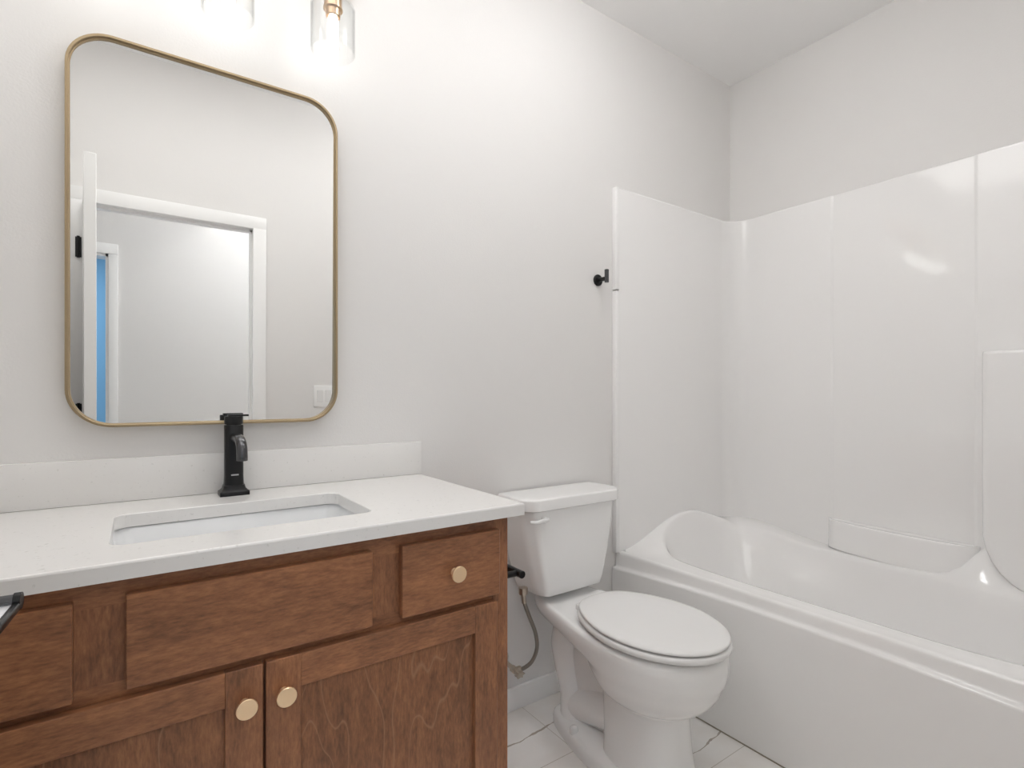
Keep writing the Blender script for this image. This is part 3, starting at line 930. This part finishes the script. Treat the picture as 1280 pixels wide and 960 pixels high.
# tank
def trg(z, hb, hf, yf, ych, r=0.012):
    """tank outline: back half-width hb, front half-width hf, front y, chamfer start y"""
    yb = WY - 0.014
    base = [(hb, yb), (hb, ych), (hf, yf), (-hf, yf), (-hb, ych), (-hb, yb)]
    out = []
    n = len(base)
    for i in range(n):                                    # round every corner
        p0, p1, p2 = Vector(base[i - 1]), Vector(base[i]), Vector(base[(i + 1) % n])
        a = p1 + (p0 - p1).normalized() * r * 1.2; b = p1 + (p2 - p1).normalized() * r * 1.2
        for j in range(6):
            t = j / 5
            q2 = a * (1 - t) ** 2 + p1 * 2 * t * (1 - t) + b * t * t
            out.append((TCX + q2.x, q2.y, z))
    return out
bm = bmesh.new()
rings = [trg(.449, .100, .085, 1.43, 1.46, .012), trg(.450, .135, .115, 1.413, 1.445), trg(.456, .146, .126, 1.405, 1.440), trg(.480, .155, .133, 1.402, 1.438), trg(.56, .180, .150, 1.400, 1.436), trg(.66, .202, .168, 1.398, 1.434), trg(.756, .214, .180, 1.396, 1.432), trg(.7565, .20, .17, 1.41, 1.44)]
loft(bm, rings, True, True, True)
obj('tank', bm, 'china', to, angle=50)
bm = bmesh.new()
rings = [trg(.7515, .206, .172, 1.404, 1.44), trg(.752, .224, .186, 1.386, 1.424), trg(.755, .228, .189, 1.3825, 1.420), trg(.783, .2285, .189, 1.382, 1.420), trg(.789, .227, .188, 1.3835, 1.421), trg(.7925, .223, .184, 1.388, 1.425), trg(.7932, .216, .178, 1.395, 1.432), trg(.7933, .19, .155, 1.42, 1.45, .010)]
loft(bm, rings, True, True, True)
obj('tank_lid', bm, 'china', to, angle=35)
# flush lever on the left of the tank front
bm = bmesh.new()
lx = TCX - 0.150
tube(bm, [(lx, 1.400, 0.722), (lx, 1.386, 0.722), (lx, 1.384, 0.722)], [0.011, 0.011, 0.008], 18)
lv = spline([(lx + 0.010, 1.384, 0.723), (lx - 0.01, 1.381, 0.724), (lx - 0.035, 1.384, 0.7195), (lx - 0.056, 1.396, 0.7205)], 6)
tube(bm, lv, [0.0075 - 0.003 * abs(i / 18 - 0.4) for i in range(len(lv))], 12)
obj('flush_lever', bm, 'seat', to, weld=False)
# seat ring and lid
def disc(rings_, name, m, a=50):
    bm = bmesh.new(); loft(bm, rings_, True, True, True); return obj(name, bm, m, to, angle=a)
yf, ym, yb, wd = .826, 1.065, 1.315, .1865
def E(z, d, o=0.0): return egg(z, yf + d, ym, yb - d, wd - d, 2.5, .10)
st_ = disc([E(.4370, .024), E(.4372, .009), E(.4385, .0028), E(.441, .0004), E(.447, 0), E(.452, .0015), E(.4548, .005), E(.4556, .011)], 'toilet_seat', 'seat')
dl = [E(0.4602, .016), E(0.4604, .008), E(0.4617, .005), E(0.4652, .0045), E(0.4677, .0065), E(0.4697, .011), E(0.4714, .025), E(0.4724, .06), E(0.4728, .12)]
disc(dl, 'toilet_lid', 'seat')
for sx_ in (-1, 1):
    bm = bmesh.new()
    box(bm, (TCX + sx_ * 0.060 - 0.014, 1.296, DZ), (TCX + sx_ * 0.060 + 0.014, 1.325, 0.448), 0.005)
    obj('seat_hinge', bm, 'seat', to)
for sx_ in (-1, 1):
    for yy in (0.95, 1.20):
        obj('bumper', B((TCX + sx_ * 0.12 - 0.01, yy - 0.006, DZ - 0.001), (TCX + sx_ * 0.12 + 0.01, yy + 0.006, 0.4375)), 'seat', to, smooth=False)
        obj('bumper', B((TCX + sx_ * 0.12 - 0.01, yy - 0.006, 0.455), (TCX + sx_ * 0.12 + 0.01, yy + 0.006, 0.4600)), 'seat', to, smooth=False)

# water supply: braided hose and angle stop
sv = thing('water_supply', 'braided steel hose and chrome shut-off valve beside the toilet', 'supply valve', (1.092, WY, 0.19))
bm = bmesh.new()
hp = spline([(1.085, 1.475, 0.475), (1.087, 1.472, 0.43), (1.105, 1.466, 0.375), (1.128, 1.462, 0.315), (1.135, 1.463, 0.26), (1.120, 1.472, 0.215), (1.098, 1.490, 0.190), (1.085, 1.505, 0.184)], 8)
tube(bm, hp, 0.0068, 12); obj('hose', bm, 'hose', sv)
bm = bmesh.new()
tube(bm, [(1.085, 1.475, 0.478), (1.085, 1.475, 0.456)], 0.016, 8); tube(bm, [(1.085, 1.475, 0.456), (1.087, 1.472, 0.425)], 0.0085, 12)
obj('coupling_nut', bm, 'nickel', sv, weld=False)
bm = bmesh.new()
lathe(bm, [(0.030, 0.0), (0.030, 0.002), (0.022, 0.007), (0.010, 0.009), (0.009, 0.03)], (1.066, WY, 0.196), '-y', 28); obj('escutcheon', bm, 'chrome', sv)
bm = bmesh.new()
tube(bm, [(1.066, WY - 0.004, 0.196), (1.066, 1.50, 0.190)], 0.008, 12)
tube(bm, [(1.066, 1.512, 0.190), (1.066, 1.492, 0.189)], 0.012, 12)
tube(bm, [(1.066, 1.503, 0.190), (1.092, 1.500, 0.187)], 0.0085, 12)
tube(bm, [(1.083, 1.5015, 0.1865), (1.090, 1.4995, 0.1868)], 0.011, 8)
obj('valve_body', bm, 'nickel', sv, weld=False)
bm = bmesh.new()
tube(bm, [(1.066, 1.494, 0.190), (1.066, 1.470, 0.187)], 0.005, 10)
hv = [(1.066 + 0.020 * math.cos(a) * (1.0 if k % 2 == 0 else 0.55), 1.468, 0.187 + 0.013 * math.sin(a) * (1.0 if k % 2 == 0 else 0.6)) for k, a in enumerate([2 * PI * i / 12 for i in range(12)])]
loft(bm, [[(x, 1.4735, z) for x, y, z in hv], [(x, 1.464, z) for x, y, z in hv]], True, True, True)
obj('valve_handle', bm, 'nickel', sv, weld=False)

# toilet-paper holder on the vanity's side
tpx = 0.803
tpz = 0.682
ph = thing('toilet_paper_holder', 'black toilet paper bar fixed on the vanity side beside the tank', 'toilet paper holder', (CX1, 1.11, tpz))
bm = bmesh.new(); lathe(bm, [(0.024, 0), (0.024, 0.006), (0.022, 0.008), (0.001, 0.008)], (CX1 - 0.0008, 1.115, tpz), 'x', 28); obj('rosette', bm, 'black', ph)
bm = bmesh.new(); tube(bm, [(CX1 + 0.006, 1.115, tpz), (tpx, 1.115, tpz)], 0.008, 14); obj('post', bm, 'black', ph)
bm = bmesh.new(); tube(bm, [(tpx, 1.094, tpz), (tpx, 1.0955, tpz), (tpx, 1.245, tpz)], [0.0085, 0.0098, 0.0098], 20); obj('bar', bm, 'black', ph)

# robe hook on the wall by the surround
hkx, hkz = 1.540, 1.609
hk = thing('robe_hook', 'small black robe hook on the wall left of the shower surround', 'hook', (hkx, WY, hkz))
bm = bmesh.new(); lathe(bm, [(0.0235, 0), (0.0235, 0.005), (0.0215, 0.0075), (0.012, 0.008), (0.001, 0.008)], (hkx, WY, hkz), '-y', 32); obj('rosette', bm, 'black', hk)
bm = bmesh.new(); tube(bm, [(hkx, WY - 0.006, hkz), (hkx, WY - 0.052, hkz)], 0.0085, 16); obj('post', bm, 'black', hk)
bm = bmesh.new(); tube(bm, [(hkx, WY - 0.052, hkz - 0.017), (hkx, WY - 0.052, hkz - 0.016), (hkx, WY - 0.052, hkz + 0.034), (hkx, WY - 0.052, hkz + 0.035)], [0.0078, 0.0088, 0.0088, 0.0078], 20); obj('peg', bm, 'blackp', hk)
